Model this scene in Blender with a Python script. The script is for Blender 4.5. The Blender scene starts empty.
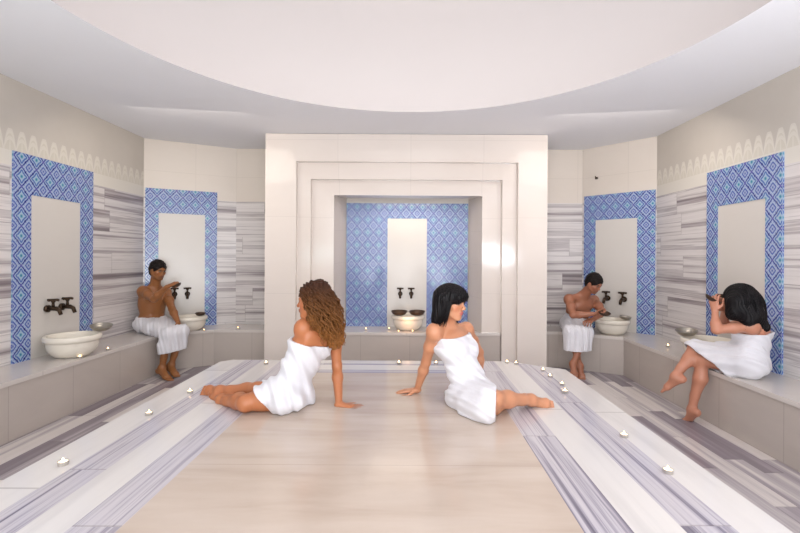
import bpy, bmesh, math, random
import numpy as np
from mathutils import Vector, Matrix
random.seed(7); RNG = np.random.RandomState(11)
C = bpy.context.scene.collection
F = 430.0; EYE = 1.40; VX, VY = 410.0, 258.0; ROLL = 0.006
PZ = 0.42      # platform height
BZ = 0.46      # bench height
def P(px, py, Y):
    "a point of the room measured from the photograph at depth Y"
    yc = py - ROLL*(px-VX); xc = px + ROLL*(py-VY)
    return Vector(((xc-VX)/F*Y, Y, EYE-(yc-VY)/F*Y))
def G(px, py, z=PZ):
    yc = py - ROLL*(px-VX)
    return P(px, py, F*(EYE-z)/(yc-VY))

# ------------------------------------------------------------------ object helpers
def obj(name, me, mat=None, parent=None, smooth=False, loc=None):
    if isinstance(me, bmesh.types.BMesh):
        m = bpy.data.meshes.new(name); me.to_mesh(m); me.free(); me = m
    o = bpy.data.objects.new(name, me); C.objects.link(o)
    if mat and not me.materials: me.materials.append(mat)
    if smooth: me.polygons.foreach_set('use_smooth', [True]*len(me.polygons))
    if parent is not None: o.parent = parent
    if loc is not None: o.location = loc
    return o
def tag(o, label, cat, group=None, kind=None):
    if label: o['label'] = label
    if cat: o['category'] = cat
    if group: o['group'] = group
    if kind: o['kind'] = kind
    return o
def empty(name, loc, label, cat, group=None, rz=0):
    o = bpy.data.objects.new(name, None); C.objects.link(o); o.location = loc
    o.rotation_euler = (0, 0, rz); o.empty_display_size = .1
    return tag(o, label, cat, group)
def struct(o): o['kind'] = 'structure'; return o
def copy_tree(o, parent=None):
    c = o.copy(); C.objects.link(c)
    if parent is not None: c.parent = parent
    for ch in [x for x in o.children]: copy_tree(ch, c)
    return c

class Quads:
    "flat pieces with UVs in metres"
    def __init__(s): s.v=[]; s.f=[]; s.uv=[]
    def quad(s, a, b, c, d, uv=None):
        i=len(s.v); s.v += [tuple(a),tuple(b),tuple(c),tuple(d)]; s.f.append((i,i+1,i+2,i+3))
        if uv is None:
            lu=(Vector(b)-Vector(a)).length; lv=(Vector(d)-Vector(a)).length; uv=[(0,0),(lu,0),(lu,lv),(0,lv)]
        s.uv += uv
    def wall(s, x0,y0,x1,y1,z0,z1, u0=0):
        L=math.hypot(x1-x0,y1-y0)
        s.quad((x0,y0,z0),(x1,y1,z0),(x1,y1,z1),(x0,y0,z1),[(u0,z0),(u0+L,z0),(u0+L,z1),(u0,z1)])
    def poly(s, pts, z, swap=False):
        i=len(s.v); s.v += [(p[0],p[1],z) for p in pts]; s.f.append(tuple(range(i,i+len(pts))))
        s.uv += [((p[1],p[0]) if swap else (p[0],p[1])) for p in pts]
    def box(s, x0,x1,y0,y1,z0,z1, swap=False):
        s.quad((x0,y0,z0),(x1,y0,z0),(x1,y0,z1),(x0,y0,z1),[(x0,z0),(x1,z0),(x1,z1),(x0,z1)])
        s.quad((x1,y1,z0),(x0,y1,z0),(x0,y1,z1),(x1,y1,z1),[(x1,z0),(x0,z0),(x0,z1),(x1,z1)])
        s.quad((x0,y1,z0),(x0,y0,z0),(x0,y0,z1),(x0,y1,z1),[(y1,z0),(y0,z0),(y0,z1),(y1,z1)])
        s.quad((x1,y0,z0),(x1,y1,z0),(x1,y1,z1),(x1,y0,z1),[(y0,z0),(y1,z0),(y1,z1),(y0,z1)])
        for z,rev in ((z1,0),(z0,1)):
            p=[(x0,y0),(x1,y0),(x1,y1),(x0,y1)]
            if rev: p=p[::-1]
            s.poly(p,z,swap)
    def prism(s, pts, z0, z1, swap=False):
        "pts anticlockwise from above"
        s.poly(pts, z1, swap); s.poly(pts[::-1], z0, swap); u=0
        for a,b in zip(pts, pts[1:]+pts[:1]):
            s.wall(a[0],a[1],b[0],b[1],z0,z1,u); u+=math.hypot(b[0]-a[0],b[1]-a[1])
    def build(s, name, mat, parent=None):
        me=bpy.data.meshes.new(name); me.from_pydata(s.v,[],s.f); ul=me.uv_layers.new(name='UVMap')
        for i,l in enumerate(me.loops): ul.data[i].uv = s.uv[l.vertex_index]
        me.update(); return obj(name, me, mat, parent)

def lathe(profile, n=40, caps=False):
    bm=bmesh.new(); rings=[]
    for r,z in profile:
        if r<1e-5: rings.append([bm.verts.new((0,0,z))]); continue
        rings.append([bm.verts.new((r*math.cos(2*math.pi*i/n), r*math.sin(2*math.pi*i/n), z)) for i in range(n)])
    for a,b in zip(rings,rings[1:]):
        for i in range(n):
            j=(i+1)%n
            if len(a)==1 and len(b)==1: continue
            if len(a)==1: bm.faces.new((a[0],b[j],b[i]))
            elif len(b)==1: bm.faces.new((a[i],a[j],b[0]))
            else: bm.faces.new((a[i],a[j],b[j],b[i]))
    bmesh.ops.recalc_face_normals(bm, faces=bm.faces)
    return bm
def tube(bm, pts, rad, n=8, closed_ends=True):
    pts=[Vector(p) for p in pts]; rings=[]
    if not hasattr(rad,'__len__'): rad=[rad]*len(pts)
    up=Vector((0,0,1)); prev=None
    for i,p in enumerate(pts):
        t=(pts[min(i+1,len(pts)-1)]-pts[max(i-1,0)]).normalized()
        if prev is None: a=t.cross(up if abs(t.z)<.95 else Vector((1,0,0))).normalized()
        else: a=(prev-t*prev.dot(t)).normalized()
        prev=a; b=t.cross(a)
        rings.append([bm.verts.new(p+(a*math.cos(2*math.pi*k/n)+b*math.sin(2*math.pi*k/n))*rad[i]) for k in range(n)])
    for r,q in zip(rings,rings[1:]):
        for k in range(n): bm.faces.new((r[k],r[(k+1)%n],q[(k+1)%n],q[k]))
    if closed_ends: bm.faces.new(rings[0][::-1]); bm.faces.new(rings[-1])

# ------------------------------------------------------------------ materials
def srgb(r,g,b):
    f=lambda c: (c/255/12.92 if c/255<=.04045 else ((c/255+.055)/1.055)**2.4)
    return (f(r),f(g),f(b),1)
class NT:
    def __init__(s,name):
        s.m=bpy.data.materials.new(name); s.m.use_nodes=True; s.n=s.m.node_tree.nodes; s.l=s.m.node_tree.links
        s.b=s.n['Principled BSDF']
    def node(s,t,**k):
        x=s.n.new(t)
        for a,b in k.items(): setattr(x,a,b)
        return x
    def put(s,sock,v):
        if isinstance(v,bpy.types.NodeSocket): s.l.new(v,sock)
        elif v is not None: sock.default_value=v
    def math(s,op,a,b=None,c=None):
        x=s.node('ShaderNodeMath',operation=op); s.put(x.inputs[0],a); s.put(x.inputs[1],b)
        if c is not None: s.put(x.inputs[2],c)
        return x.outputs[0]
    def comb(s,x,y,z):
        c=s.node('ShaderNodeCombineXYZ'); s.put(c.inputs[0],x); s.put(c.inputs[1],y); s.put(c.inputs[2],z); return c.outputs[0]
    def uv(s,kind='UV'):
        t=s.node('ShaderNodeTexCoord'); x=s.node('ShaderNodeSeparateXYZ'); s.l.new(t.outputs[kind],x.inputs[0]); return x.outputs
    def noise(s,vec,scale,detail=4,rough=.55,dist=0):
        x=s.node('ShaderNodeTexNoise'); s.put(x.inputs['Vector'],vec); x.inputs['Scale'].default_value=scale
        x.inputs['Detail'].default_value=detail; x.inputs['Roughness'].default_value=rough; x.inputs['Distortion'].default_value=dist
        return x.outputs['Fac']
    def ramp(s,f,stops,interp='LINEAR'):
        r=s.node('ShaderNodeValToRGB'); s.put(r.inputs[0],f); e=r.color_ramp.elements; r.color_ramp.interpolation=interp
        while len(e)<len(stops): e.new(.5)
        for i,(p,c) in enumerate(stops): e[i].position=p; e[i].color=c
        return r.outputs[0]
    def mix(s,f,a,b,mode='MIX'):
        x=s.node('ShaderNodeMix',data_type='RGBA',blend_type=mode); s.put(x.inputs[0],f); s.put(x.inputs[6],a); s.put(x.inputs[7],b); return x.outputs[2]
    def bump(s,h,strength=.2,dist=.01):
        b=s.node('ShaderNodeBump'); b.inputs['Strength'].default_value=strength; b.inputs['Distance'].default_value=dist
        s.put(b.inputs['Height'],h); s.l.new(b.outputs[0],s.b.inputs['Normal'])
    def fin(s,col,rough=.5,metal=0,spec=.5):
        s.put(s.b.inputs['Base Color'],col); s.put(s.b.inputs['Roughness'],rough); s.b.inputs['Metallic'].default_value=metal
        s.b.inputs['Specular IOR Level'].default_value=spec
        return s.m

def plain(name,col,rough=.5,metal=0,var=.04,scale=6,spec=.5):
    t=NT(name); tc=t.node('ShaderNodeTexCoord'); n=t.noise(tc.outputs['Object'],scale,4)
    dark=tuple(c*(1-var*2) for c in col[:3])+(1,)
    return t.fin(t.mix(n,dark,col),rough,metal,spec)

def planks(name, h, l, stops, joint, freq=16, rough=.3, cell_var=.35, length_freq=.45, warp=.35):
    "striped marble laid in planks; u runs along the veins"
    t=NT(name); u,v,_=t.uv()
    row=t.math('FLOOR',t.math('DIVIDE',v,h))
    w1=t.node('ShaderNodeTexWhiteNoise',noise_dimensions='1D'); t.put(w1.inputs['W'],row)
    uo=t.math('ADD',t.math('DIVIDE',u,l),w1.outputs[0]); col=t.math('FLOOR',uo)
    w2=t.node('ShaderNodeTexWhiteNoise',noise_dimensions='2D'); t.put(w2.inputs['Vector'],t.comb(row,col,0))
    rnd=w2.outputs[0]
    base=t.noise(t.comb(t.math('MULTIPLY',u,length_freq),t.math('MULTIPLY',v,freq),t.math('MULTIPLY',rnd,37.0)),1.0,5,.6,warp)
    fine=t.noise(t.comb(t.math('MULTIPLY',u,1.5),t.math('MULTIPLY',v,freq*5),t.math('MULTIPLY',rnd,11.0)),1.0,3,.6)
    f=t.math('ADD',t.math('MULTIPLY',base,.8),t.math('MULTIPLY',fine,.2))
    f=t.math('ADD',f,t.math('MULTIPLY',t.math('SUBTRACT',rnd,.5),cell_var))
    c=t.ramp(f,stops)
    if joint:
        fv=t.math('FRACT',t.math('DIVIDE',v,h)); fu=t.math('FRACT',uo)
        j=t.math('MAXIMUM',t.math('LESS_THAN',fv,.02),t.math('LESS_THAN',fu,.006))
        c=t.mix(t.math('MULTIPLY',j,.35),c,srgb(120,110,105))
    return t.fin(c,rough)

W=srgb
M={}
M['wall_stripe']=planks('striped_grey_marble',.24,1.15,[(.25,W(112,102,106)),(.36,W(142,132,135)),(.43,W(186,178,178)),(.47,W(214,208,206)),(.55,W(224,218,216)),(.59,W(180,172,173)),(.64,W(208,201,200)),(.78,W(138,128,131))],True,9,.22,.12,.10,.08)
M['floor_stripe']=planks('floor_striped_marble',.13,.95,[(.2,W(128,118,126)),(.36,W(142,132,140)),(.46,W(164,156,161)),(.54,W(184,176,178)),(.62,W(212,204,201)),(.74,W(218,210,206)),(.85,W(160,152,157))],True,9,.25,.42,.3,.2)
M['grey_band']=planks('grey_veined_marble',5,1.35,[(.28,W(98,92,108)),(.40,W(150,144,156)),(.47,W(192,186,194)),(.54,W(204,198,203)),(.62,W(168,162,172)),(.74,W(136,130,144))],True,24,.16,.12)
M['white_band']=planks('white_marble',5,1.9,[(.25,W(202,197,196)),(.5,W(222,217,214)),(.8,W(230,225,221))],True,6,.16,.1)
def beige():
    t=NT('beige_marble'); u,v,_=t.uv()
    n=t.noise(t.comb(t.math('MULTIPLY',u,1.2),t.math('MULTIPLY',v,6),0),1,5,.55,.4)
    c=t.ramp(n,[(.3,W(184,165,150)),(.5,W(197,180,166)),(.7,W(205,190,178))])
    n2=t.noise(t.comb(u,v,3.0),.9,2); c=t.mix(t.math('MULTIPLY',n2,.35),c,W(206,190,178))
    fv=t.math('FRACT',t.math('DIVIDE',t.math('ADD',v,.01),.68)); fu=t.math('FRACT',t.math('DIVIDE',u,1.68))
    j=t.math('LESS_THAN',fv,.007)
    c=t.mix(t.math('MULTIPLY',j,.35),c,W(150,132,120))
    return t.fin(c,.17)
M['beige']=beige()
def slab(name,a,b,pw,ph,rough=.25,jo=.25):
    t=NT(name); u,v,_=t.uv()
    n=t.noise(t.comb(t.math('MULTIPLY',u,1.5),t.math('MULTIPLY',v,3),0),1,5,.6,.8)
    c=t.mix(n,a,b)
    row=t.math('FLOOR',t.math('DIVIDE',v,ph)); w=t.node('ShaderNodeTexWhiteNoise',noise_dimensions='2D')
    uo=t.math('DIVIDE',u,pw); t.put(w.inputs['Vector'],t.comb(t.math('FLOOR',uo),row,0))
    c=t.mix(t.math('MULTIPLY',w.outputs[0],.35),c,b)
    j=t.math('MAXIMUM',t.math('LESS_THAN',t.math('FRACT',uo),.012*.6/pw),t.math('LESS_THAN',t.math('FRACT',t.math('DIVIDE',v,ph)),.01*.6/ph))
    c=t.mix(t.math('MULTIPLY',j,jo),c,W(120,110,100))
    return t.fin(c,rough)
M['bench_riser']=slab('bench_side_marble',W(180,169,162),W(198,188,180),.62,3,.2)
M['bench_top']=slab('bench_top_marble',W(200,192,186),W(216,208,202),1.2,5,.14)
M['portal']=slab('cream_portal_marble',W(224,212,203),W(232,222,214),.9,.95,.12,.12)
M['cream_wall']=slab('cream_wall_tile',W(214,203,192),W(222,212,202),.6,.42,.35,.12)
M['cream_panel']=slab('cream_panel_marble',W(208,202,196),W(216,210,203),2,4,.2)
M['ceil']=plain('white_ceiling_paint',W(240,240,243),.8,0,.01,2)
M['dome']=plain('cream_dome_paint',W(206,199,197),.7,0,.01,2)
def upper():
    "painted upper wall with a band of pale pointed arch relief"
    t=NT('upper_wall_paint'); u,v,_=t.uv()
    per=.115; x=t.math('SUBTRACT',t.math('MULTIPLY',t.math('FRACT',t.math('DIVIDE',u,per)),2),1); ax=t.math('ABSOLUTE',x)
    y=t.math('DIVIDE',t.math('SUBTRACT',v,2.31),.17)
    # pointed arch outline: 1 - ax^1.6 compared with y
    arch=t.math('SUBTRACT',1.0,t.math('POWER',ax,2.3))
    d=t.math('ABSOLUTE',t.math('SUBTRACT',arch,y)); line=t.math('LESS_THAN',d,.16)
    inner=t.math('SUBTRACT',t.math('MULTIPLY',arch,.62),y); line2=t.math('LESS_THAN',t.math('ABSOLUTE',inner),.1)
    stem=t.math('MULTIPLY',t.math('LESS_THAN',ax,.08),t.math('LESS_THAN',y,.5))
    rel=t.math('MAXIMUM',t.math('MAXIMUM',line,line2),stem)
    rel=t.math('MULTIPLY',rel,t.math('MULTIPLY',t.math('LESS_THAN',y,1.1),t.math('GREATER_THAN',y,0)))
    paint=t.ramp(t.noise(t.comb(u,v,0),1.5,3),[(.3,W(198,190,180)),(.7,W(206,198,188))])
    under=t.mix(t.math('LESS_THAN',y,arch),paint,W(212,205,192))
    under=t.mix(t.math('GREATER_THAN',y,0.0),W(222,216,206),under)
    c=t.mix(t.math('MULTIPLY',rel,.6),under,W(226,220,210)); t.bump(rel,.3,.01)
    return t.fin(c,.55)
M['upper']=upper()
def tiles():
    "blue, violet and turquoise ogee tile pattern"
    t=NT('ottoman_tile'); u,v,_=t.uv(); p=.150; pv=.175
    X=t.math('MULTIPLY',u,2*math.pi/p); Y=t.math('MULTIPLY',v,2*math.pi/pv)
    wob=t.math('MULTIPLY',t.math('SINE',Y),.0)
    tri=lambda q,per:t.math('MULTIPLY',t.math('ABSOLUTE',t.math('SUBTRACT',t.math('FRACT',t.math('DIVIDE',q,per)),.5)),2)
    c=t.math('ADD',t.math('COSINE',X),t.math('COSINE',Y))
    f=t.math('MULTIPLY',t.math('ADD',tri(u,p),tri(v,pv)),.5)
    f=t.math('ADD',f,t.math('MULTIPLY',t.math('MULTIPLY',t.math('COSINE',t.math('MULTIPLY',X,2)),t.math('COSINE',t.math('MULTIPLY',Y,2))),-.022))
    f=t.math('ADD',f,t.math('MULTIPLY',c,-.03))
    base=t.ramp(f,[(0,W(70,116,178)),(.09,W(96,104,180)),(.13,W(196,206,228)),(.20,W(188,190,222)),(.245,W(84,98,176)),(.30,W(92,112,184)),(.335,W(198,208,230)),(.435,W(184,190,222)),(.46,W(44,60,148)),(.525,W(44,66,150)),(.55,W(198,206,230)),(.60,W(192,204,226)),(.64,W(84,112,184)),(.70,W(88,124,186)),(.745,W(196,208,228)),(.82,W(180,208,222)),(.86,W(72,146,170)),(1,W(58,132,160))])
    g2=t.math('ADD',t.math('COSINE',t.math('MULTIPLY',X,2)),t.math('COSINE',t.math('MULTIPLY',Y,2)))
    base=t.mix(t.math('MULTIPLY',t.math('LESS_THAN',g2,-1.7),.8),base,W(36,48,128))
    sad=t.math('MULTIPLY',t.math('GREATER_THAN',g2,1.55),t.math('LESS_THAN',t.math('ABSOLUTE',c),.8))
    base=t.mix(t.math('MULTIPLY',sad,.8),base,W(120,112,184))
    g3=t.math('MULTIPLY',t.math('SINE',t.math('MULTIPLY',X,4)),t.math('SINE',t.math('MULTIPLY',Y,4)))
    base=t.mix(t.math('MULTIPLY',t.math('GREATER_THAN',t.math('ABSOLUTE',g3),.6),.35),base,W(90,110,186))
    g=.22
    j=t.math('MAXIMUM',t.math('LESS_THAN',t.math('FRACT',t.math('DIVIDE',u,g)),.02),t.math('LESS_THAN',t.math('FRACT',t.math('DIVIDE',v,g)),.02))
    base=t.mix(t.math('MULTIPLY',j,.4),base,W(190,190,200))
    return t.fin(t.mix(1.0,base,(.72,.81,.85,1),'MULTIPLY'),.14)
M['tile']=tiles()
M['basin']=plain('white_basin_marble',W(236,228,214),.25,0,.03,5)
M['brass']=plain('dark_brass',W(70,54,40),.35,.7,.1,30)
M['silver']=plain('hammered_silver',W(178,172,162),.28,.85,.1,40)
M['copper']=plain('tinned_copper',W(92,74,62),.35,.7,.1,40)
M['wax']=plain('candle_wax',W(250,240,222),.5,0,.02,40)
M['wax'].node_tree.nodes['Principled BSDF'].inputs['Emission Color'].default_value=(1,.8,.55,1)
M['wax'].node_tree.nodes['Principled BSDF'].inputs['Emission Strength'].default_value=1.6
M['tin']=plain('tealight_tin',W(205,198,190),.3,.6,.05,40)
M['wick']=plain('candle_wick',W(40,34,30),.8)
fl=NT('candle_flame'); fl.b.inputs['Emission Strength'].default_value=8
fl.put(fl.b.inputs['Emission Color'],(1,.62,.28,1)); M['flame']=fl.fin((1,.7,.4,1),.5)
def cloth(name,col,s=260):
    t=NT(name); tc=t.node('ShaderNodeTexCoord'); n=t.noise(tc.outputs['Object'],s,2)
    n2=t.noise(tc.outputs['Object'],7,3); t.bump(n,.18,.004)
    t.b.inputs['Sheen Weight'].default_value=.25
    return t.fin(t.mix(n2,tuple(c*.93 for c in col[:3])+(1,),col),.9)
M['towel']=cloth('white_towelling',W(224,222,227))
def skin(name,rough=.42):
    t=NT(name); a=t.node('ShaderNodeVertexColor',layer_name='Col'); tc=t.node('ShaderNodeTexCoord')
    n=t.noise(tc.outputs['Object'],14,3); c=t.mix(t.math('MULTIPLY',n,.22),a.outputs[0],(.25,.08,.05,1),'SOFT_LIGHT')
    t.b.inputs['Subsurface Weight'].default_value=.08; t.b.inputs['Subsurface Scale'].default_value=.02
    t.b.inputs['Subsurface Radius'].default_value=(1,.35,.2)
    return t.fin(c,rough)
M['skin']=skin('skin')
def hairmat(name,a,b,tipz=None,tipc=None,rough=.45):
    t=NT(name); tc=t.node('ShaderNodeTexCoord'); mp=t.node('ShaderNodeMapping'); mp.inputs['Scale'].default_value=(60,60,5)
    t.l.new(tc.outputs['Object'],mp.inputs[0]); n=t.noise(mp.outputs[0],1,3)
    c=t.mix(n,a,b)
    if tipz:
        x=t.node('ShaderNodeSeparateXYZ'); t.l.new(tc.outputs['Object'],x.inputs[0])
        mr=t.node('ShaderNodeMapRange'); t.l.new(x.outputs[2],mr.inputs[0]); mr.inputs[1].default_value=tipz[0]; mr.inputs[2].default_value=tipz[1]
        c=t.mix(mr.outputs[0],t.mix(n,tipc[0],tipc[1]),c)
    t.bump(n,.5,.01)
    return t.fin(c,rough,0,.18)
M['hair_black']=hairmat('black_hair',W(6,5,6),W(20,15,18))
M['hair_dark']=hairmat('short_dark_hair',W(12,9,9),W(34,25,22),rough=.6)
M['hair_curl']=hairmat('brown_curly_hair',W(36,19,13),W(74,42,26),(.44,.80),(W(112,66,30),W(164,110,58)))

# ------------------------------------------------------------------ room
XL,XR=-3.45,3.06; YF=-1.3; CZ=2.93
LC=(XL,5.56); LB=(-2.46,6.08); RB=(2.41,6.02); RC=(XR,5.34)
# floor
q=Quads(); q.poly([(XL-.1,YF),(XR+.1,YF),(XR+.1,6.3),(XL-.1,6.3)],0,True); q.build('floor',M['floor_stripe'])['kind']='structure'
S0,S1,S2=2.18,2.30,CZ+.02
def wall(name,a,b,top=None):
    q=Quads(); q.wall(a[0],a[1],b[0],b[1],0,S0); r=struct(q.build(name,M['wall_stripe']))
    q=Quads(); q.wall(a[0],a[1],b[0],b[1],S0,S2); struct(q.build('upper_wall',top or M['upper'],r))
    return r
wall('wall_left',(XL,YF),LC)
wall('wall_back_left',LC,LB,M['cream_wall'])
wall('wall_back',LB,RB,M['cream_wall'])
wall('wall_back_right',RB,RC,M['cream_wall'])
wall('wall_right',RC,(XR,YF))
q=Quads(); q.wall(XR,YF,XL,YF,0,S2); struct(q.build('wall_front',M['cream_wall']))
# ceiling with circular opening and dome
DC=(-.02,2.36); DR=2.15
bm=bmesh.new(); n=96; inner=[]; outer=[]
for i in range(n):
    a=2*math.pi*i/n; ca,sa=math.cos(a),math.sin(a)
    inner.append(bm.verts.new((DC[0]+DR*ca,DC[1]+DR*sa,CZ)))
    k=min((XR+.1-DC[0])/ca if ca>1e-6 else 1e9,(XL-.1-DC[0])/ca if ca<-1e-6 else 1e9,(6.3-DC[1])/sa if sa>1e-6 else 1e9,(YF-.1-DC[1])/sa if sa<-1e-6 else 1e9)
    outer.append(bm.verts.new((DC[0]+k*ca,DC[1]+k*sa,CZ)))
for i in range(n):
    j=(i+1)%n; bm.faces.new((inner[i],inner[j],outer[j],outer[i]))
bmesh.ops.recalc_face_normals(bm,faces=bm.faces); ceil=struct(obj('ceiling',bm,M['ceil']))
prof=[(DR,0),(DR,.06)]+[(DR*math.cos(t),.06+1.25*math.sin(t)) for t in [k*math.pi/2/16 for k in range(1,17)]]
prof[-1]=(0,1.31)
d=struct(obj('ceiling_dome',lathe(prof,96),M['dome'],smooth=True,loc=(DC[0],DC[1],CZ)))

# ------------------------------------------------------------------ tile panels on the walls
def along(a,b,s):
    L=math.hypot(b[0]-a[0],b[1]-a[1]); return (a[0]+(b[0]-a[0])*s/L, a[1]+(b[1]-a[1])*s/L)
def panel(a,b,s0,s1,i0,i1,ztop,itop,label,zb=BZ):
    "a blue tile surround with a cream slab inside it, on the wall a->b (room on the left of b->a)"
    L=math.hypot(b[0]-a[0],b[1]-a[1]); dx,dy=(b[0]-a[0])/L,(b[1]-a[1])/L; nx,ny=dy,-dx   # into the room
    root=empty('tile_panel',(*[c for c in along(a,b,(s0+s1)/2)],zb),label,'tile panel','blue patterned tile panels')
    inv=Matrix.Translation(-root.location)
    def piece(q,u0,u1,z0,z1,t):
        p=[(a[0]+dx*u+nx*t,a[1]+dy*u+ny*t) for u in (u0,u1)]; w=[(a[0]+dx*u,a[1]+dy*u) for u in (u0,u1)]
        q.quad((*p[0],z0),(*p[1],z0),(*p[1],z1),(*p[0],z1),[(u0,z0),(u1,z0),(u1,z1),(u0,z1)])
        q.quad((*w[0],z0),(*p[0],z0),(*p[0],z1),(*w[0],z1),[(0,z0),(t,z0),(t,z1),(0,z1)])
        q.quad((*p[1],z0),(*w[1],z0),(*w[1],z1),(*p[1],z1),[(0,z0),(t,z0),(t,z1),(0,z1)])
        q.quad((*p[0],z1),(*p[1],z1),(*w[1],z1),(*w[0],z1),[(u0,0),(u1,0),(u1,t),(u0,t)])
    q=Quads(); piece(q,s0,i0,zb,ztop,.014); piece(q,i1,s1,zb,ztop,.014); piece(q,i0,i1,itop,ztop,.014)
    o=q.build('tile_surround',M['tile'],root); o.matrix_parent_inverse=inv
    q=Quads(); piece(q,i0,i1,zb,itop,.010); o=q.build('marble_slab',M['cream_panel'],root); o.matrix_parent_inverse=inv
# left wall runs from YF to 5.56 ; distances from YF
L0=(XL,YF)
panel(L0,LC,3.72-YF,4.66-YF,3.90-YF,4.48-YF,2.31,1.95,'tall blue and turquoise patterned tile panel on left wall above the large basin')
ll=math.hypot(LB[0]-LC[0],LB[1]-LC[1])
panel(LC,LB,.02,.87,.17,.72,2.29,1.97,'blue tile panel behind the seated man in the left corner')
panel(RB,RC,.03,.93,.19,.72,2.27,1.93,'blue tile panel behind the seated man in the right corner')
R0=RC
panel(RC,(XR,YF),RC[1]-4.42,RC[1]-3.52,RC[1]-4.26,RC[1]-3.69,2.29,1.93,'tall blue patterned tile panel on right wall behind the long haired woman')

# ------------------------------------------------------------------ marble portal with recessed niche
OY=5.30
portal=empty('marble_portal',(-.05,OY,0),'cream marble stepped portal framing the central tiled niche','portal')
pinv=Matrix.Translation(-portal.location)
def pp(o): o.matrix_parent_inverse=pinv; return o
def arch_frame(x0,x1,zt,ix0,ix1,iz,y0,y1,z0=0,zi=0):
    q=Quads(); q.box(x0,ix0,y0,y1,z0,zt); q.box(ix1,x1,y0,y1,z0,zt); q.box(ix0,ix1,y0,y1,iz,zt); return q
pp(arch_frame(-1.79,1.69,CZ-.005,-1.41,1.33,2.585,OY,5.7).build('outer_frame',M['portal'],portal))
pp(arch_frame(-1.41,1.33,2.585,-1.245,1.15,2.38,OY+.07,5.7).build('middle_frame',M['portal'],portal))
pp(arch_frame(-1.245,1.15,2.38,-.965,.91,2.19,OY+.14,5.7,BZ).build('inner_frame',M['portal'],portal))
# splayed niche reveal and back
q=Quads(); NB=5.92
q.quad((-.965,OY+.15,BZ),(-.88,NB,BZ),(-.88,NB,2.22),(-.965,OY+.15,2.19),[(0,0),(.5,0),(.5,1.7),(0,1.7)])
q.quad((.80,NB,BZ),(.91,OY+.15,BZ),(.91,OY+.15,2.19),(.80,NB,2.22),[(0,0),(.5,0),(.5,1.7),(0,1.7)])
q.quad((-.965,OY+.15,2.19),(-.88,NB,2.22),(.80,NB,2.22),(.91,OY+.15,2.19),[(0,0),(0,.5),(1.7,.5),(1.8,0)])
pp(q.build('reveal',M['cream_wall'],portal))
q=Quads(); q.quad((-.88,NB,BZ),(.80,NB,BZ),(.80,NB,2.22),(-.88,NB,2.22)); pp(q.build('niche_back',M['cream_panel'],portal))
panel((-.88,NB-.002),(.80,NB-.002),.005,1.675,.57,1.11,2.15,1.94,'wide blue tile panel inside the central portal niche')

# ------------------------------------------------------------------ benches
def bench(pts, label, edges):
    "pts anticlockwise; edges = the front edges (index pairs) getting the overhanging lip"
    cx=sum(p[0] for p in pts)/len(pts); cy=sum(p[1] for p in pts)/len(pts)
    r=empty('marble_bench',(cx,cy,0),label,'bench','marble wall benches'); inv=Matrix.Translation(-r.location)
    q=Quads(); q.prism(pts,0,BZ-.035); o=q.build('riser',M['bench_riser'],r); o.matrix_parent_inverse=inv
    q=Quads(); q.prism(pts,BZ-.035,BZ); o=q.build('top_slab',M['bench_top'],r); o.matrix_parent_inverse=inv
    q=Quads()
    for a,b in edges:
        L=math.hypot(b[0]-a[0],b[1]-a[1]); nx,ny=(b[1]-a[1])/L*.012,-(b[0]-a[0])/L*.012
        q.prism([(a[0]+nx,a[1]+ny),(b[0]+nx,b[1]+ny),b,a],BZ-.035,BZ+.0005)
    o=q.build('front_lip',M['bench_top'],r); o.matrix_parent_inverse=inv
g=.003
BL0,BL1,BL2,BL3=(-3.0,YF+g),(-3.0,5.28),(-2.53,5.56),(-1.80,5.56)
bench([(XL+g,YF+g),BL0,BL1,BL2,BL3,(-1.80,6.0),(-2.46,6.07),(XL+g,5.55)][:8],'long marble bench along the left wall and into the left corner',[(BL0,BL1),(BL1,BL2),(BL2,BL3)])
BR0,BR1,BR2,BR3=(2.58,YF+g),(2.58,5.18),(1.92,5.56),(1.70,5.56)
bench([BR0,(XR-g,YF+g),(XR-g,5.33),(2.41,6.01),(1.70,6.01),BR3,BR2,BR1],'long marble bench along the right wall and into the right corner',[(BR1,BR0),(BR2,BR1),(BR3,BR2)])
bench([(-1.24,OY+.12),(1.145,OY+.12),(1.145,NB-.004),(-1.24,NB-.004)],'marble bench inside the central niche under the wide tile panel',[((-1.24,OY+.12),(1.145,OY+.12))])

# ------------------------------------------------------------------ platform
YN=-.6; YB=4.10
plat=empty('marble_platform',(-.2,1.8,0),'large raised marble platform in the middle of the hall with striped borders','platform'); inv=Matrix.Translation(-plat.location)
PL,PR=-1.77,1.385; TH=.03
q=Quads(); q.prism([(PL+.01,YN),(PR-.01,YN),(PR-.01,3.80),(.92,YB-.01),(-1.72,YB-.01),(PL+.01,4.02)],0,PZ-TH); q.build('plinth',M['bench_riser'],plat).matrix_parent_inverse=inv
xs=[PL,-1.56,-1.39,-1.22,-1.04,.63,.81,1.0,1.19,PR]
def yb(x):
    if x>.92: return YB-(x-.92)/(PR-.92)*(YB-3.81)
    if x<-1.68: return YB-(-1.68-x)/.09*.08
    return YB
mats=['white_band','grey_band','white_band','grey_band','beige','grey_band','white_band','grey_band','white_band']
names=['white_stripe','grey_stripe','white_stripe','grey_stripe','beige_field','grey_stripe','white_stripe','grey_stripe','white_stripe']
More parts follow.
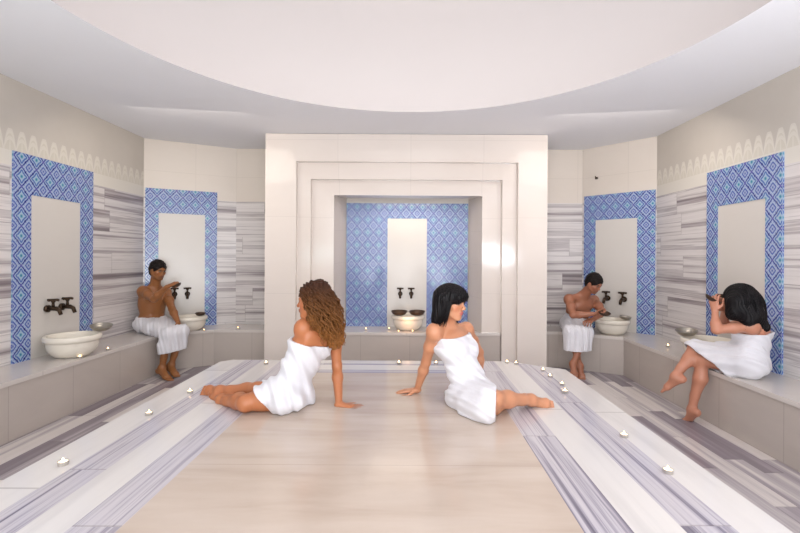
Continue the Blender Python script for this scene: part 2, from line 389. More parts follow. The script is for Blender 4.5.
for i,(m,nm) in enumerate(zip(mats,names)):
    x0,x1=xs[i],xs[i+1]; q=Quads()
    if nm=='beige_field': q.prism([(x0,YN),(x1,YN),(x1,3.66),(x0,3.66)],PZ-TH,PZ)
    else:
        top=[(x1,yb(x1))]
        if x0<.92<x1: top.append((.92,YB))
        if x0<-1.68<x1: top.append((-1.68,YB))
        q.prism([(x0,YN),(x1,YN)]+top+[(x0,yb(x0))],PZ-TH,PZ,True)
        k=RNG.rand()*20; q.uv=[(a+k*1.3,b+k) for a,b in q.uv]
    q.build(nm,M[m],plat).matrix_parent_inverse=inv
for nm,y0,y1 in (('grey_stripe',3.66,3.76),('white_stripe',3.76,3.93),('grey_stripe',3.93,3.985),('white_stripe',3.985,YB)):
    q=Quads(); q.prism([(xs[4],y0),(xs[5],y0),(xs[5],y1),(xs[4],y1)],PZ-TH,PZ)
    q.build(nm,M['grey_band' if nm[0]=='g' else 'white_band'],plat).matrix_parent_inverse=inv

# ------------------------------------------------------------------ basins, taps, bowls, candles
def basin(loc,s,label):
    r=empty('marble_basin',loc,label,'basin','white marble wash basins')
    pr=[(0,0),(.14,0),(.165,.010),(.200,.04),(.228,.085),(.240,.13),(.240,.160),(.244,.172),(.262,.180),(.270,.195),(.270,.225),(.262,.238),(.238,.240),(.226,.232),(.218,.19),(.20,.12),(.13,.065),(0,.055)]
    pr=[(a*s,b*s) for a,b in pr]
    obj('bowl',lathe(pr,48),M['basin'],r,True)
    return r
def tap(loc,rz,s,label,group='dark brass taps above the basins'):
    "spout points to local -Y"
    r=empty('water_tap',loc,label,'tap',group,rz)
    bm=bmesh.new()
    tube(bm,[(0,.0,0),(0,-.018*s,0)],.030*s,14); tube(bm,[(0,-.01*s,0),(0,-.08*s,0),(0,-.105*s,-.012*s),(0,-.12*s,-.05*s)],[.016*s,.019*s,.016*s,.014*s],12)
    obj('spout',bm,M['brass'],r,True)
    bm=bmesh.new(); tube(bm,[(0,-.055*s,.01*s),(0,-.055*s,.055*s)],[.013*s,.009*s],10)
    bmesh.ops.create_uvsphere(bm,u_segments=12,v_segments=8,radius=.017*s,matrix=Matrix.Translation((0,-.055*s,.062*s)))
    vs=obj('valve_stem',bm,M['brass'],r,True)
    bm=bmesh.new()
    tube(bm,[(-.042*s,-.055*s,.07*s),(0,-.055*s,.075*s),(.042*s,-.055*s,.07*s)],[.011*s,.007*s,.011*s],8)
    tube(bm,[(0,-.10*s,.07*s),(0,-.055*s,.075*s),(0,-.012*s,.07*s)],[.011*s,.007*s,.011*s],8)
    obj('handle',bm,M['brass'],vs,True)
def metal_bowl(loc,s,label,mat='silver',tilt=(0,0,0)):
    pr=[(0,0),(.045,0),(.075,.012),(.092,.032),(.098,.048),(.104,.050),(.101,.053),(.094,.05),(.087,.034),(.07,.018),(.03,.008),(.016,.016),(0,.019)]
    o=obj('metal_bowl',lathe([(a*s,b*s) for a,b in pr],32),M[mat],None,True,loc); o.rotation_euler=tilt
    return tag(o,label,'bowl','metal bathing bowls')
def wallpt(a,b,s,z,t=.012):
    L=math.hypot(b[0]-a[0],b[1]-a[1]); dx,dy=(b[0]-a[0])/L,(b[1]-a[1])/L
    return Vector((a[0]+dx*s+dy*t,a[1]+dy*s-dx*t,z))

basin((-3.17,4.05,BZ),.84,'large round white marble basin on the left bench under the turquoise tile panel')
metal_bowl((-3.06,4.27,BZ+.206),.95,'shallow silver bowl lying on the rim of the large left basin',tilt=(.12,.1,0))
for s,l in ((4.07,'nearer dark brass tap on left wall above the large basin'),(4.24,'farther dark brass tap on left wall above the large basin')):
    tap(wallpt(L0,LC,s-YF,.90,.012),math.pi/2,1.15,l)
angL=math.atan2(LB[1]-LC[1],LB[0]-LC[0]); angR=math.atan2(RC[1]-RB[1],RC[0]-RB[0])
bl=P(190,329,5.50); bl.z=BZ; basin(bl,.76,'white marble basin in the left corner beside the seated man')
metal_bowl((bl.x+.12,bl.y+.02,BZ+.185),.62,'small bowl on the rim of the left corner basin','copper',(.1,.1,0))
for s,l in ((.36,'left of two dark taps above the left corner basin'),(.51,'right of two dark taps above the left corner basin')):
    tap(wallpt(LC,LB,s,.90),angL,1.1,l)
br=P(612,334,5.42); br.z=BZ; basin(br,.78,'white marble basin in the right corner beside the seated man')
metal_bowl((br.x+.13,br.y-.06,BZ+.190),.72,'silver bowl on the rim of the right corner basin','silver',(.1,.12,0))
for s,l in ((.36,'left of two dark taps above the right corner basin'),(.57,'right of two dark taps above the right corner basin')):
    tap(wallpt(RB,RC,s,.88),angR,1.2,l)
basin((-.02,5.66,BZ),.82,'white marble basin in the central niche ringed by candles')
metal_bowl((-.135,5.56,BZ+.200),1.05,'left of two brown metal bowls on the central basin','copper',(.05,0,0))
metal_bowl((.095,5.56,BZ+.200),1.05,'right of two brown metal bowls on the central basin','copper',(.05,0,0))
for x,l in ((-.13,'left dark tap above the central basin'),(.02,'right dark tap above the central basin')):
    tap((x,NB-.014,.91),0,1.05,l)
basin((2.80,4.03,BZ),.84,'white marble basin on the right bench beside the knees of the long haired woman')
metal_bowl((2.70,4.19,BZ+.205),.95,'silver bowl with bright glints on the right wall basin','silver',(.1,-.1,0))
for s,l in ((4.12,'farther dark tap on right wall beside the long haired woman'),(3.90,'nearer dark tap on right wall beside the long haired woman')):
    tap(wallpt(RC,(XR,YF),RC[1]-s,.98,.012),-math.pi/2,1.15,l)
hk=P(603,177,5.9); hk=wallpt(RB,RC,.2,1.4-(176-258)/74,.0)
bm=bmesh.new(); tube(bm,[(0,0,0),(0,-.03,0),(0,-.045,-.02),(0,-.05,.02)],[.018,.008,.008,.006],8)
o=obj('wall_hook',bm,M['brass'],None,True,hk); o.rotation_euler=(0,0,angR); tag(o,'small brass hook high on the cream wall above the right corner tile panel','hook')

def candle_proto():
    r=empty('tealight_candle',(0,0,0),'x','candle','lit tealight candles')
    obj('tin_cup',lathe([(0,0),(.017,0),(.0185,.002),(.0185,.016),(.0195,.017),(.0175,.016),(.0172,.012)],20),M['tin'],r,True)
    wx=obj('wax',lathe([(.0174,.004),(.0174,.0135),(.012,.014),(0,.0138)],20),M['wax'],r,True)
    bm=bmesh.new(); tube(bm,[(0,0,.012),(.0005,0,.021)],.0012,6); obj('wick',bm,M['wick'],wx)
    obj('flame',lathe([(0,.015),(.0040,.017),(.0048,.020),(.0038,.024),(.0018,.028),(0,.031)],14),M['flame'],wx,True)
    return r
cands=[(63,465,PZ,1.15,'nearest candle on the left border stripe of the platform'),
 (149,415,PZ,1.1,'second candle from the front on the left border of the platform'),
 (190,393,PZ,1.1,'candle on the left border just before the reclining feet of the curly haired woman'),
 (668,473,PZ,1.15,'nearest candle on the right border stripe of the platform'),
 (624,437,PZ,1.1,'second candle from the front on the right border of the platform'),
 (565,393,PZ,1.25,'largest of the candles clustered at the far right corner of the platform'),
 (562,385,PZ,1.0,'candle just behind the largest one at the far right platform corner'),
 (550,377,PZ,1.0,'middle candle of the row leading to the far right platform corner'),
 (543,371,PZ,1.0,'candle on the platform below the right edge of the portal'),
 (516,364,PZ,1.0,'right of two close candles at the foot of the portal right jamb'),
 (507,363,PZ,1.0,'left of two close candles at the foot of the portal right jamb'),
 (436,364,PZ,1.0,'candle at the back of the platform behind the bob haired woman'),
 (399,364,PZ,1.15,'candle at the back of the platform in front of the central basin'),
 (340,364,PZ,1.0,'candle at the back of the platform beside the curly hair'),
 (266,364,PZ,1.1,'candle at the far left part of the platform back edge below the portal left jamb'),
 (80,358,BZ,1.0,'candle on the left bench in front of the large basin'),
 (108,350,BZ,1.0,'candle on the left bench just beyond the large basin'),
 (204,331,BZ,.9,'candle on the left corner bench at the right foot of its basin'),
 (238,329,BZ,1.0,'candle on the left back bench glowing against the striped wall'),
 (366,330,BZ,1.0,'candle on the niche bench left of the central basin against the tiles'),
 (391,330,BZ,1.0,'candle touching the left side of the central basin'),
 (399,333,BZ,1.0,'candle at the front left foot of the central basin'),
 (413,333,BZ,1.0,'candle at the front right foot of the central basin'),
 (424,330,BZ,1.0,'candle touching the right side of the central basin'),
 (478,330,BZ,1.0,'candle at the right end of the niche bench behind the bob haired woman'),
 (668,347,BZ,1.2,'candle on the right bench between the corner and the silver bowl')]
cp=candle_proto()
for i,(x,y,z,s,l) in enumerate(cands):
    c=cp if i==0 else copy_tree(cp)
    p=G(x,y,z)
    if z==BZ and 300<x<500: p.y=min(p.y,5.88) 
    if x in (413,399) and z==BZ: p.y=5.44; p.x=(x-VX)/F*5.44
    if x==391: p.x,p.y=-.27,5.64
    if x==424: p.x,p.y=.23,5.64
    c.location=(p.x,p.y,z+.0005); c.scale=(s,s,s); c['label']=l

# ------------------------------------------------------------------ bodies as smooth distance fields
def arr(v): return np.array(v,dtype=np.float32)
class Field:
    def __init__(s,lo,hi,h):
        s.lo=arr(lo); s.h=h; s.n=np.ceil((arr(hi)-s.lo)/h).astype(int)+1
        s.d=np.full(tuple(s.n),.5,np.float32)
        s.ax=[s.lo[i]+h*np.arange(s.n[i],dtype=np.float32) for i in range(3)]
    def box(s,lo,hi):
        a=np.clip(np.floor((arr(lo)-s.lo)/s.h).astype(int),0,s.n-1); b=np.clip(np.ceil((arr(hi)-s.lo)/s.h).astype(int)+1,1,s.n)
        sl=tuple(slice(a[i],b[i]) for i in range(3))
        return sl,np.meshgrid(*[s.ax[i][sl[i]] for i in range(3)],indexing='ij',sparse=True)
    def merge(s,sl,d,k,sub=False):
        a=s.d[sl]
        if sub:
            h=np.maximum(k-np.abs(-d-a),0)/k; s.d[sl]=np.maximum(a,-d)+h*h*k*.25
        else:
            h=np.maximum(k-np.abs(a-d),0)/k; s.d[sl]=np.minimum(a,d)-h*h*k*.25
    def cone(s,a,b,ra,rb,k=.03,flat=None,ff=1.0,sub=False):
        "tapered capsule; flat = unit axis along which it is thinned by ff"
        a=arr(a); b=arr(b); r=max(ra,rb)+k+.02
        if r>0:
            sl,(X,Y,Z)=s.box(np.minimum(a,b)-r,np.maximum(a,b)+r)
        if s.d[sl].size==0: return
        ab=b-a; L=float(ab@ab)+1e-9
        px,py,pz=X-a[0],Y-a[1],Z-a[2]
        t=np.clip((px*ab[0]+py*ab[1]+pz*ab[2])/L,0,1)
        qx,qy,qz=px-t*ab[0],py-t*ab[1],pz-t*ab[2]
        if flat is not None:
            f=arr(flat); c=qx*f[0]+qy*f[1]+qz*f[2]; e=(1/ff-1)
            qx=qx+c*f[0]*e; qy=qy+c*f[1]*e; qz=qz+c*f[2]*e
            d=(np.sqrt(qx*qx+qy*qy+qz*qz)-(ra+(rb-ra)*t))*(.5+.5*ff)
        else: d=np.sqrt(qx*qx+qy*qy+qz*qz)-(ra+(rb-ra)*t)
        s.merge(sl,d,k,sub)
    def ell(s,c,ax,r,k=.03,sub=False):
        "ellipsoid with axes ax (3 unit vectors) and radii r"
        c=arr(c); m=max(r)+k+.02; sl,(X,Y,Z)=s.box(c-m,c+m)
        if s.d[sl].size==0: return
        px,py,pz=X-c[0],Y-c[1],Z-c[2]; k0=0; k1=0
        for v,rr in zip(ax,r):
            q=(px*v[0]+py*v[1]+pz*v[2])/rr; k0=k0+q*q; k1=k1+(q/rr)**2
        k0=np.sqrt(k0); k1=np.sqrt(k1)+1e-6
        s.merge(sl,k0*(k0-1)/k1,k,sub)
    def cut(s,p,n):
        "remove everything on the side the normal points to"
        X,Y,Z=np.meshgrid(*s.ax,indexing='ij',sparse=True)
        s.d=np.maximum(s.d,(X-p[0])*n[0]+(Y-p[1])*n[1]+(Z-p[2])*n[2]).astype(np.float32)
    def mesh(s,smooth=2):
        d=s.d.copy(); d[0]=d[-1]=.1; d[:,0]=d[:,-1]=.1; d[:,:,0]=d[:,:,-1]=.1
        ins=d<0; n=d.shape
        cnt=np.zeros((n[0]-1,n[1]-1,n[2]-1),np.int8)
        for i in (0,1):
            for j in (0,1):
                for k in (0,1): cnt+=ins[i:n[0]-1+i,j:n[1]-1+j,k:n[2]-1+k]
        act=(cnt>0)&(cnt<8); idx=-np.ones(act.shape,np.int64); A=np.argwhere(act); idx[act]=np.arange(len(A))
        acc=np.zeros((len(A),3)); w=np.zeros(len(A))
        corners=[(i,j,k) for i in (0,1) for j in (0,1) for k in (0,1)]
        for a in corners:
            for ax in range(3):
                if a[ax]: continue
                b=list(a); b[ax]=1
                da=d[A[:,0]+a[0],A[:,1]+a[1],A[:,2]+a[2]]; db=d[A[:,0]+b[0],A[:,1]+b[1],A[:,2]+b[2]]
                m=(da<0)!=(db<0); t=np.where(m,da/np.where(m,da-db,1),0)
                p=np.tile(np.array(a,float),(len(A),1)); p[:,ax]=t
                acc[m]+=p[m]; w[m]+=1
        V=(A+acc/w[:,None])*s.h+s.lo
        Q=[]
        for ax in range(3):
            o1,o2=[(1,2),(2,0),(0,1)][ax]
            sl0=[slice(1,n[i]-1) for i in range(3)]; sl1=list(sl0); sl0[ax]=slice(0,n[ax]-1); sl1[ax]=slice(1,n[ax])
            a=ins[tuple(sl0)]; b=ins[tuple(sl1)]; E=np.argwhere(a!=b); fl=a[a!=b]
            off=np.array([0 if i==ax else 1 for i in range(3)]); E=E+off
            def g(u,v):
                e=E.copy(); e[:,o1]-=u; e[:,o2]-=v; return idx[e[:,0],e[:,1],e[:,2]]
            qd=np.stack([g(1,1),g(0,1),g(0,0),g(1,0)],1); qd[~fl]=qd[~fl][:,::-1]; Q.append(qd)
        Q=np.concatenate(Q)
        for _ in range(smooth):
            S=np.zeros_like(V); c=np.zeros(len(V))
            for a,b in ((0,1),(1,2),(2,3),(3,0)):
                for u,v in ((a,b),(b,a)):
                    for m in range(3): S[:,m]+=np.bincount(Q[:,u],V[Q[:,v],m],len(V))
                    c+=np.bincount(Q[:,u],minlength=len(V))
            V=V*.5+.5*S/np.maximum(c,1)[:,None]
        return V,Q
def npmesh(name,V,Q):
    me=bpy.data.meshes.new(name); me.vertices.add(len(V)); me.vertices.foreach_set('co',V.astype(np.float32).ravel())
    me.loops.add(len(Q)*4); me.loops.foreach_set('vertex_index',Q.astype(np.int32).ravel())
    me.polygons.add(len(Q)); me.polygons.foreach_set('loop_start',np.arange(0,len(Q)*4,4,dtype=np.int32))
    me.update(calc_edges=True); me.validate(); me.polygons.foreach_set('use_smooth',np.ones(len(me.polygons),bool)); return me
def vnoise(X,Y,Z,seed=0):
    "cheap smooth pseudo noise"
    r=np.random.RandomState(seed); o=0
    for i in range(6):
        k=r.randn(3); k/=np.linalg.norm(k); f=r.uniform(.7,1.5); o=o+np.sin((X*k[0]+Y*k[1]+Z*k[2])*f*6.28+r.uniform(0,6.28))
    return o/3.

def lerp(a,b,t): return a+(b-a)*t
def U(v): return Vector(v).normalized()

def hand(f,wr,d,n,side,curl,s=1.0,spread=1.0,thumb_close=.3):
    """wrist point, direction to the fingers, palm-facing normal, side(+1 thumb along d x n), curl per joint in radians"""
    d=U(d); n=U(Vector(n)-d*d.dot(Vector(n))); l=d.cross(n)*side       # l points to the thumb side
    pc=wr+d*.048*s
    f.cone(wr-d*.01*s,wr+d*.02*s,.023*s,.024*s,.012,n,.75)
    f.cone(wr+d*.025*s+l*.012*s,wr+d*.078*s+l*.024*s,.019*s,.016*s,.014,n,.72)
    f.cone(wr+d*.025*s-l*.010*s,wr+d*.074*s-l*.022*s,.018*s,.015*s,.014,n,.72)
    f.cone(wr+d*.03*s,wr+d*.08*s,.018*s,.017*s,.014,n,.72)
    for i,(o,L,r,b) in enumerate(((.031,.070,.0088,.080),(.0105,.079,.0090,.085),(-.0105,.073,.0086,.081),(-.030,.057,.0078,.073))):
        base=wr+d*b*s+l*o*s; dd=(d+l*(o*4.5*spread)).normalized(); cu=curl*(1+.12*i)
        for sg,fr in enumerate((.45,.30,.25)):
            ang=cu*(sg+.6 if sg==0 else sg+.9)*.62
            v=dd*math.cos(ang)+n*math.sin(ang); e=base+v*L*fr*s
            rr=r*s*(1-.10*sg); f.cone(base,e,rr,rr*.92,.004); base=e
    tb=wr+d*.022*s+l*.026*s; v1=(d*.62+l*.75+n*(.25+thumb_close)).normalized(); e1=tb+v1*.042*s
    v2=(d*.9+l*(.35-thumb_close)+n*(.2+thumb_close*.6)).normalized(); e2=e1+v2*.032*s; e3=e2+v2*.024*s
    f.cone(tb,e1,.014*s,.011*s,.010); f.cone(e1,e2,.0105*s,.0095*s,.004); f.cone(e2,e3,.0095*s,.008*s,.004)
def foot(f,an,toe,up,s=1.0,side=1):
    "ankle, toe tip, up vector of the instep"
    d=U(toe-an); up=U(Vector(up)-d*d.dot(Vector(up))); l=d.cross(up)*side
    sole=-up
    heel=an-d*.035*s+sole*.045*s; f.cone(an,heel,.034*s,.030*s,.03)
    L=(toe-an).length
    ball=an+d*(L*.62)+sole*.048*s
    f.cone(heel,ball,.029*s,.030*s,.03,up,.8); f.cone(an+sole*.005*s,ball+up*.004*s,.032*s,.024*s,.03)
    f.cone(ball+l*.02*s,ball-l*.022*s,.024*s,.020*s,.02,up,.8)
    for i,(o,r,k) in enumerate(((.032,.0125,1.0),(.013,.0095,.98),(-.002,.009,.90),(-.016,.0085,.82),(-.029,.008,.72))):
        b=ball+l*o*s+d*.012*s; e=b+d*(L*.38-.02*s)*k+sole*.004*s; f.cone(b,e,r*s*1.05,r*s*.92,.006)
def head(f,c,hf,hu,s=1.0,male=False):
    hf=U(hf); hu=U(Vector(hu)-hf*hf.dot(Vector(hu))); hr=hf.cross(hu); A=(hr,hf,hu)
    pt=lambda r,fw,u: c+hr*r*s+hf*fw*s+hu*u*s
    f.ell(pt(0,-.012,.030),A,(.074*s,.093*s,.082*s),.03)
    f.ell(pt(0,.022,-.02),A,(.060*s,.062*s,.082*s),.03)
    f.ell(pt(0,.045,-.062),A,((.045 if male else .040)*s,.040*s,.040*s),.03)
    f.ell(pt(0,.070,-.096),A,((.022 if male else .017)*s,.018*s,.017*s),.02)
    for sg in (-1,1):
        f.ell(pt(sg*.041,.052,-.022),A,(.024*s,.024*s,.020*s),.02)
        f.cone(pt(sg*.055,-.005,-.045),pt(sg*.022,.062,-.094),(.022 if male else .017)*s,(.015 if male else .012)*s,.025)
        f.ell(pt(sg*.031,.092,.004),A,(.017*s,.014*s,.012*s),.010,sub=True)
        f.ell(pt(sg*.030,.072,.003),A,(.0135*s,.0135*s,.0125*s),.003)
        f.ell(pt(sg*.074,-.008,-.012),A,(.009*s,.018*s,.031*s),.006)
        f.cone(pt(sg*.012,.086,.021),pt(sg*.045,.074,.022),.008*s,.007*s,.012)
        f.ell(pt(sg*.011,.099,-.030),A,(.009*s,.009*s,.008*s),.006)
    f.cone(pt(0,.084,.008),pt(0,.106,-.026),.0075*s,.0092*s,.010)
    f.ell(pt(0,.088,-.054),A,(.021*s,.013*s,.0075*s),.005); f.ell(pt(0,.086,-.067),A,(.019*s,.012*s,.008*s),.005)
    f.ell(pt(0,.0985,-.0605),A,(.022*s,.004*s,.0018*s),.002,sub=True)
    return pt,A

class Person:
    def __init__(s,name_label,sk,male=False,h=.0045,skin_col=(200,150,115),lips=(170,90,85),sc=1.0,bust=.85):
        s.bust=bust; s.k=sk; s.male=male; s.h=h; s.sc=sc; s.lab=name_label
        pts=[v for v in sk.values() if isinstance(v,Vector) and v.length>1.2]
        lo=np.min([list(p) for p in pts],0)-.26; hi=np.max([list(p) for p in pts],0)+.26
        s.lo=lo; s.hi=hi; s.f=Field(lo,hi,h); s.col=skin_col; s.lips=lips
        s.body(s.f,0,True)
    def frames(s):
        k=s.k
        sh=(k['Ls']+k['Rs'])/2; cr=U(k['Rs']-k['Ls']); up=U(sh-k['pel'])           # body right, spine up
        cr=U(cr-up*cr.dot(up)); cf=up.cross(cr)                                       # forward
        pu=U(k.get('pup',up)); pf=U(k['pf']); pf=U(pf-pu*pf.dot(pu)); pr=pf.cross(pu)
        return sh,cr,up,cf,pr,pu,pf
    def body(s,f,g,full,legs=True,arms=True):
        "g = growth (for clothing)"
        k=s.k; c=s.sc; m=s.male; sh,cr,up,cf,pr,pu,pf=s.frames()
        pel=k['pel']; H=(sh-pel).length
        Lh=pel-pr*.088*c-pu*.01; Rh=pel+pr*.088*c-pu*.01; s.Lh,s.Rh=Lh,Rh
        ch=pel+(sh-pel)*.70+cf*.0; wa=pel+(sh-pel)*.36
        wa_r=lerp(pr,cr,.4).normalized(); wa_f=up.cross(wa_r)
        f.ell(pel+pu*.01,(pr,pf,pu),((.150 if m else .158)*c+g,.105*c+g,.105*c+g),.05)
        for h_ in (Lh,Rh): f.ell(h_-pf*.045*c-pu*.015,(pr,pf,pu),(.082*c+g,.085*c+g,.085*c+g),.04)
        f.ell(wa,(wa_r,wa_f,up),((.140 if m else .118)*c+g,(.100 if m else .088)*c+g,.13*c+g),.06)
        f.ell(ch,(cr,cf,up),((.160 if m else .138)*c+g,(.108 if m else .095)*c+g,.15*c+g),.05)
        f.ell(pel+(sh-pel)*.88-cf*.01,(cr,cf,up),((.150 if m else .125)*c+g,.072*c+g,.06*c+g),.05)
        if m:
            for sg in (-1,1):
                f.ell(ch+cr*sg*.072*c+cf*.070*c+up*.035*c,(cr,cf,up),(.070*c+g,.035*c+g,.052*c+g),.022)
                f.ell(ch+cr*sg*.10*c-cf*.03*c-up*.02*c,(cr,cf,up),(.06*c+g,.07*c+g,.12*c+g),.03)
                f.ell(ch+cr*sg*.085*c-cf*.062*c+up*.05*c,(cr,cf,up),(.055*c+g,.03*c+g,.07*c+g),.03)
                for j in range(3): f.ell(wa+wa_r*sg*.032*c+wa_f*.088*c+up*(.075-.062*j)*c,(wa_r,wa_f,up),(.028*c+g,.014*c+g,.026*c+g),.012)
        else:
            for sg in (-1,1): f.ell(ch+cr*sg*.064*c+cf*(.075-.02*(1-s.bust))*c-up*.012*c,(cr,cf,up),(.052*s.bust*c+g,.046*s.bust*c+g,.052*s.bust*c+g),.03)
            for sg in (-1,1): f.ell(ch+cr*sg*.075*c-cf*.060*c+up*.05*c,(cr,cf,up),(.045*c+g,.022*c+g,.06*c+g),.03)
        if full:
            # shoulders, collar bones, neck
            nb=sh+up*.035*c-cf*.008; hc=k['head']; hf=U(k['hf']); hu=U(k['hu']); skull=hc-hf*.02*c-hu*.045*c
            for q in ('Ls','Rs'):
                q=k[q]; f.cone(q,nb-up*.015*c,(.048 if m else .040)*c,(.045 if m else .036)*c,.04)
                f.cone(nb+cf*.03*c-up*.02*c,q+cf*.030*c+up*.015*c,.010*c,.009*c,.02)
            f.cone(nb-up*.02*c,skull,(.060 if m else .047)*c,(.056 if m else .045)*c,.03)
            if m:
                for sg in (-1,1): f.cone(nb+up*.04*c+cr*sg*.02*c,k['Rs' if sg>0 else 'Ls']-cr*sg*.05*c+up*.01*c,.03*c,.028*c,.04)
            s.pt,s.A=head(f,hc,hf,hu,c,m)
            f.cone(nb+cf*.035*c,hc+hf*.0-hu*.07*c,.022*c,.022*c,.03)
        if arms:
            for a,sgn in (('L',1),('R',-1)):
                S,E,Wr=k[a+'s'],k[a+'e'],k[a+'w']; 
                u=1.22 if m else 1.0
                f.ell(S-up*.012*c,(cr,cf,up),(.050*c*u,.050*c*u,.058*c*u),.03)
                mid=lerp(S,E,.5); f.cone(S,mid,.044*c*u,.040*c*u,.025); f.cone(mid,E,.040*c*u,.032*c*u,.025)
                if m: f.ell(lerp(S,E,.48)+cf*.008,(cr,cf,up),(.046*c,.046*c,.05*c),.03)
                m2=lerp(E,Wr,.3); f.cone(E,m2,.031*c*u,.035*c*u,.02); f.cone(m2,Wr,.035*c*u,.0215*c*u,.02)
                hd,pn,cu,ts=k[a+'hand']; hand(f,Wr,hd,pn,ts,cu,c*(1.08 if m else .98),thumb_close=k.get(a+'tc',.1))
        if legs:
            for a,h_ in (('L',Lh),('R',Rh)):
                K,An,T=k[a+'k'],k[a+'a'],k[a+'t']
                t1=lerp(h_,K,.45); f.cone(h_,t1,.083*c+g,.070*c+g,.04); f.cone(t1,K,.070*c+g,.050*c+g,.03)
                kd=U(U(K-h_)-U(An-K)) if (K-h_).length else pf
                f.ell(K+kd*.006,(pr,pf,pu),(.050*c+g,.050*c+g,.050*c+g),.02)
                m2=lerp(K,An,.32)-kd*.018*c; f.cone(K,m2,.047*c+g,.052*c+g,.025); f.cone(m2,lerp(K,An,.72),.052*c+g,.034*c+g,.03); f.cone(lerp(K,An,.72),An,.034*c+g,.030*c+g,.02)
                f.cone(lerp(K,An,.1)+kd*.012*c,An+kd*.006,.030*c,.024*c,.02)
                if full: foot(f,An,T,k.get(a+'up',(0,0,1)),c*(1.08 if m else .95),-1 if a=='R' else 1)
    def finish(s,loc,label,ztrim=None):
        V,Q=s.f.mesh(1)
        if s.k.get('floor') is not None: V[:,2]=np.maximum(V[:,2],s.k['floor']+.001)
        me=npmesh('person',V-np.array(loc),Q); me.materials.append(M['skin'])
        nv=len(me.vertices); base=np.array(W(*s.col)[:3]); col=np.tile(base,(nv,1))
        P0=np.zeros(nv*3,np.float32); me.vertices.foreach_get('co',P0); P0=P0.reshape(-1,3)+np.array(loc)
        A=[np.array(a) for a in s.A]; c=s.sc
        def blob(p,r,color,soft=.25):
            q=P0-np.array(p); k0=np.sqrt(sum((q@a/rr)**2 for a,rr in zip(A,r))); w=np.clip((1+soft-k0)/(2*soft),0,1)[:,None]
            col[:]=col*(1-w)+np.array(W(*color)[:3])*w
        pt=s.pt; dk=tuple(int(x*.72) for x in s.col); red=(min(255,int(s.col[0]*1.0)),int(s.col[1]*.93),int(s.col[2]*.92))
        for sg in (-1,1):
            blob(pt(sg*.044,.06,-.03),(.022*c,.03*c,.02*c),red,.6)
            blob(pt(sg*.031,.09,.004),(.019*c,.02*c,.012*c),dk,.4)
            blob(pt(sg*.030,.086,.003),(.012*c,.012*c,.0055*c),(190,176,166),.3)
            blob(pt(sg*.030,.087,.003),(.006*c,.012*c,.006*c),(30,20,16),.3)
            blob(pt(sg*.030,.087,.010),(.014*c,.014*c,.0025*c),(24,16,14),.5)
            blob(pt(sg*.030,.086,.024),(.018*c,.018*c,.0045*c),(34,24,20),.5)
            blob(pt(sg*.009,.108,-.038),(.004*c,.008*c,.003*c),dk,.5)
        blob(pt(0,.096,-.060),(.024*c,.016*c,.013*c),s.lips,.35); blob(pt(0,.10,-.0605),(.021*c,.012*c,.0018*c),(90,40,40),.6)
        if s.male:
            sh,cr,up,cf,*_=s.frames(); ch=s.k['pel']+(sh-s.k['pel'])*.70; A=[np.array(v) for v in (cr,cf,up)]
            for sg in (-1,1): blob(ch+cr*sg*.085*c+cf*.10*c+up*.01*c,(.012,.04,.010),(110,66,50),.4)
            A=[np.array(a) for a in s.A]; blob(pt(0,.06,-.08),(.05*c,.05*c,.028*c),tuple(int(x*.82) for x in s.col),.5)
        at=me.color_attributes.new('Col','FLOAT_COLOR','POINT'); buf=np.ones((nv,4),np.float32); buf[:,:3]=col; at.data.foreach_set('color',buf.ravel())
        o=obj('person',me,None,None,False,loc); tag(o,label,'person'); s.o=o; s.loc=loc
        return o
    def child(s,name,V,Q,mat,label=None):
        o=obj(name,npmesh(name,V-np.array(s.loc),Q),mat,s.o)
        if label: o['label']=label
        return o
    def towel(s,build,cuts,folds,h=.006,thick=.015,label=None,floor=None,amp=.005):
        f=Field(s.lo,s.hi,h); build(f)
        X,Y,Z=np.meshgrid(*f.ax,indexing='ij',sparse=True)
        fd,fr=folds; fd=arr(fd); u=(X*fd[0]+Y*fd[1]+Z*fd[2])
        w=vnoise(X,Y,Z,3)
        f.d=(f.d-max(0,amp-.0045)*2.6-amp*np.sin(u*fr+2.6*w)-amp*.6*np.sin(u*fr*2.3+3*vnoise(X*1.6,Y*1.6,Z*1.6,5))-amp*.8*w).astype(np.float32)
        f.d=np.maximum(f.d,-(f.d+thick))
        for p,n in cuts: f.cut(Vector(p),U(n))
        if floor is not None: f.cut((0,0,floor+.002),(0,0,-1))
        V,Q=f.mesh(2)
        return s.child('towel',V,Q,M['towel'],label)

def locks(person,name,mat,starts,path,n,rad,seed,nseg=12,parent_label=None):
    "hair locks as one mesh of tapering tubes"
    r=random.Random(seed); bm=bmesh.new()
    for i in range(n):
        pts,rr=path(r,i); tube(bm,[p-Vector(person.loc) for p in pts],[rad*q for q in rr],5,False)
    for f in bm.faces: f.smooth=True
    return bm

def hairmesh(s,build,mat,name='hair',h=.004,strand=None,lockfn=None,nlock=0,rad=.004,seed=1,label=None):
    c=s.k['head']; f=Field(np.array(c)-np.array([.30,.30,.62]),np.array(c)+np.array([.30,.30,.2]),h); build(f)
    if strand: 
        X,Y,Z=np.meshgrid(*f.ax,indexing='ij',sparse=True); f.d=(f.d+strand(X,Y,Z)).astype(np.float32)
    V,Q=f.mesh(1); o=s.child(name,V,Q,mat,label)
    if nlock:
        bm=bmesh.new(); bm.from_mesh(o.data); r=random.Random(seed)
        for i in range(nlock):
            pts,rr=lockfn(r,i); tube(bm,[p-Vector(s.loc) for p in pts],[rad*q for q in rr],5,False)
        for fc in bm.faces: fc.smooth=True
        bm.to_mesh(o.data); bm.free()
    return o
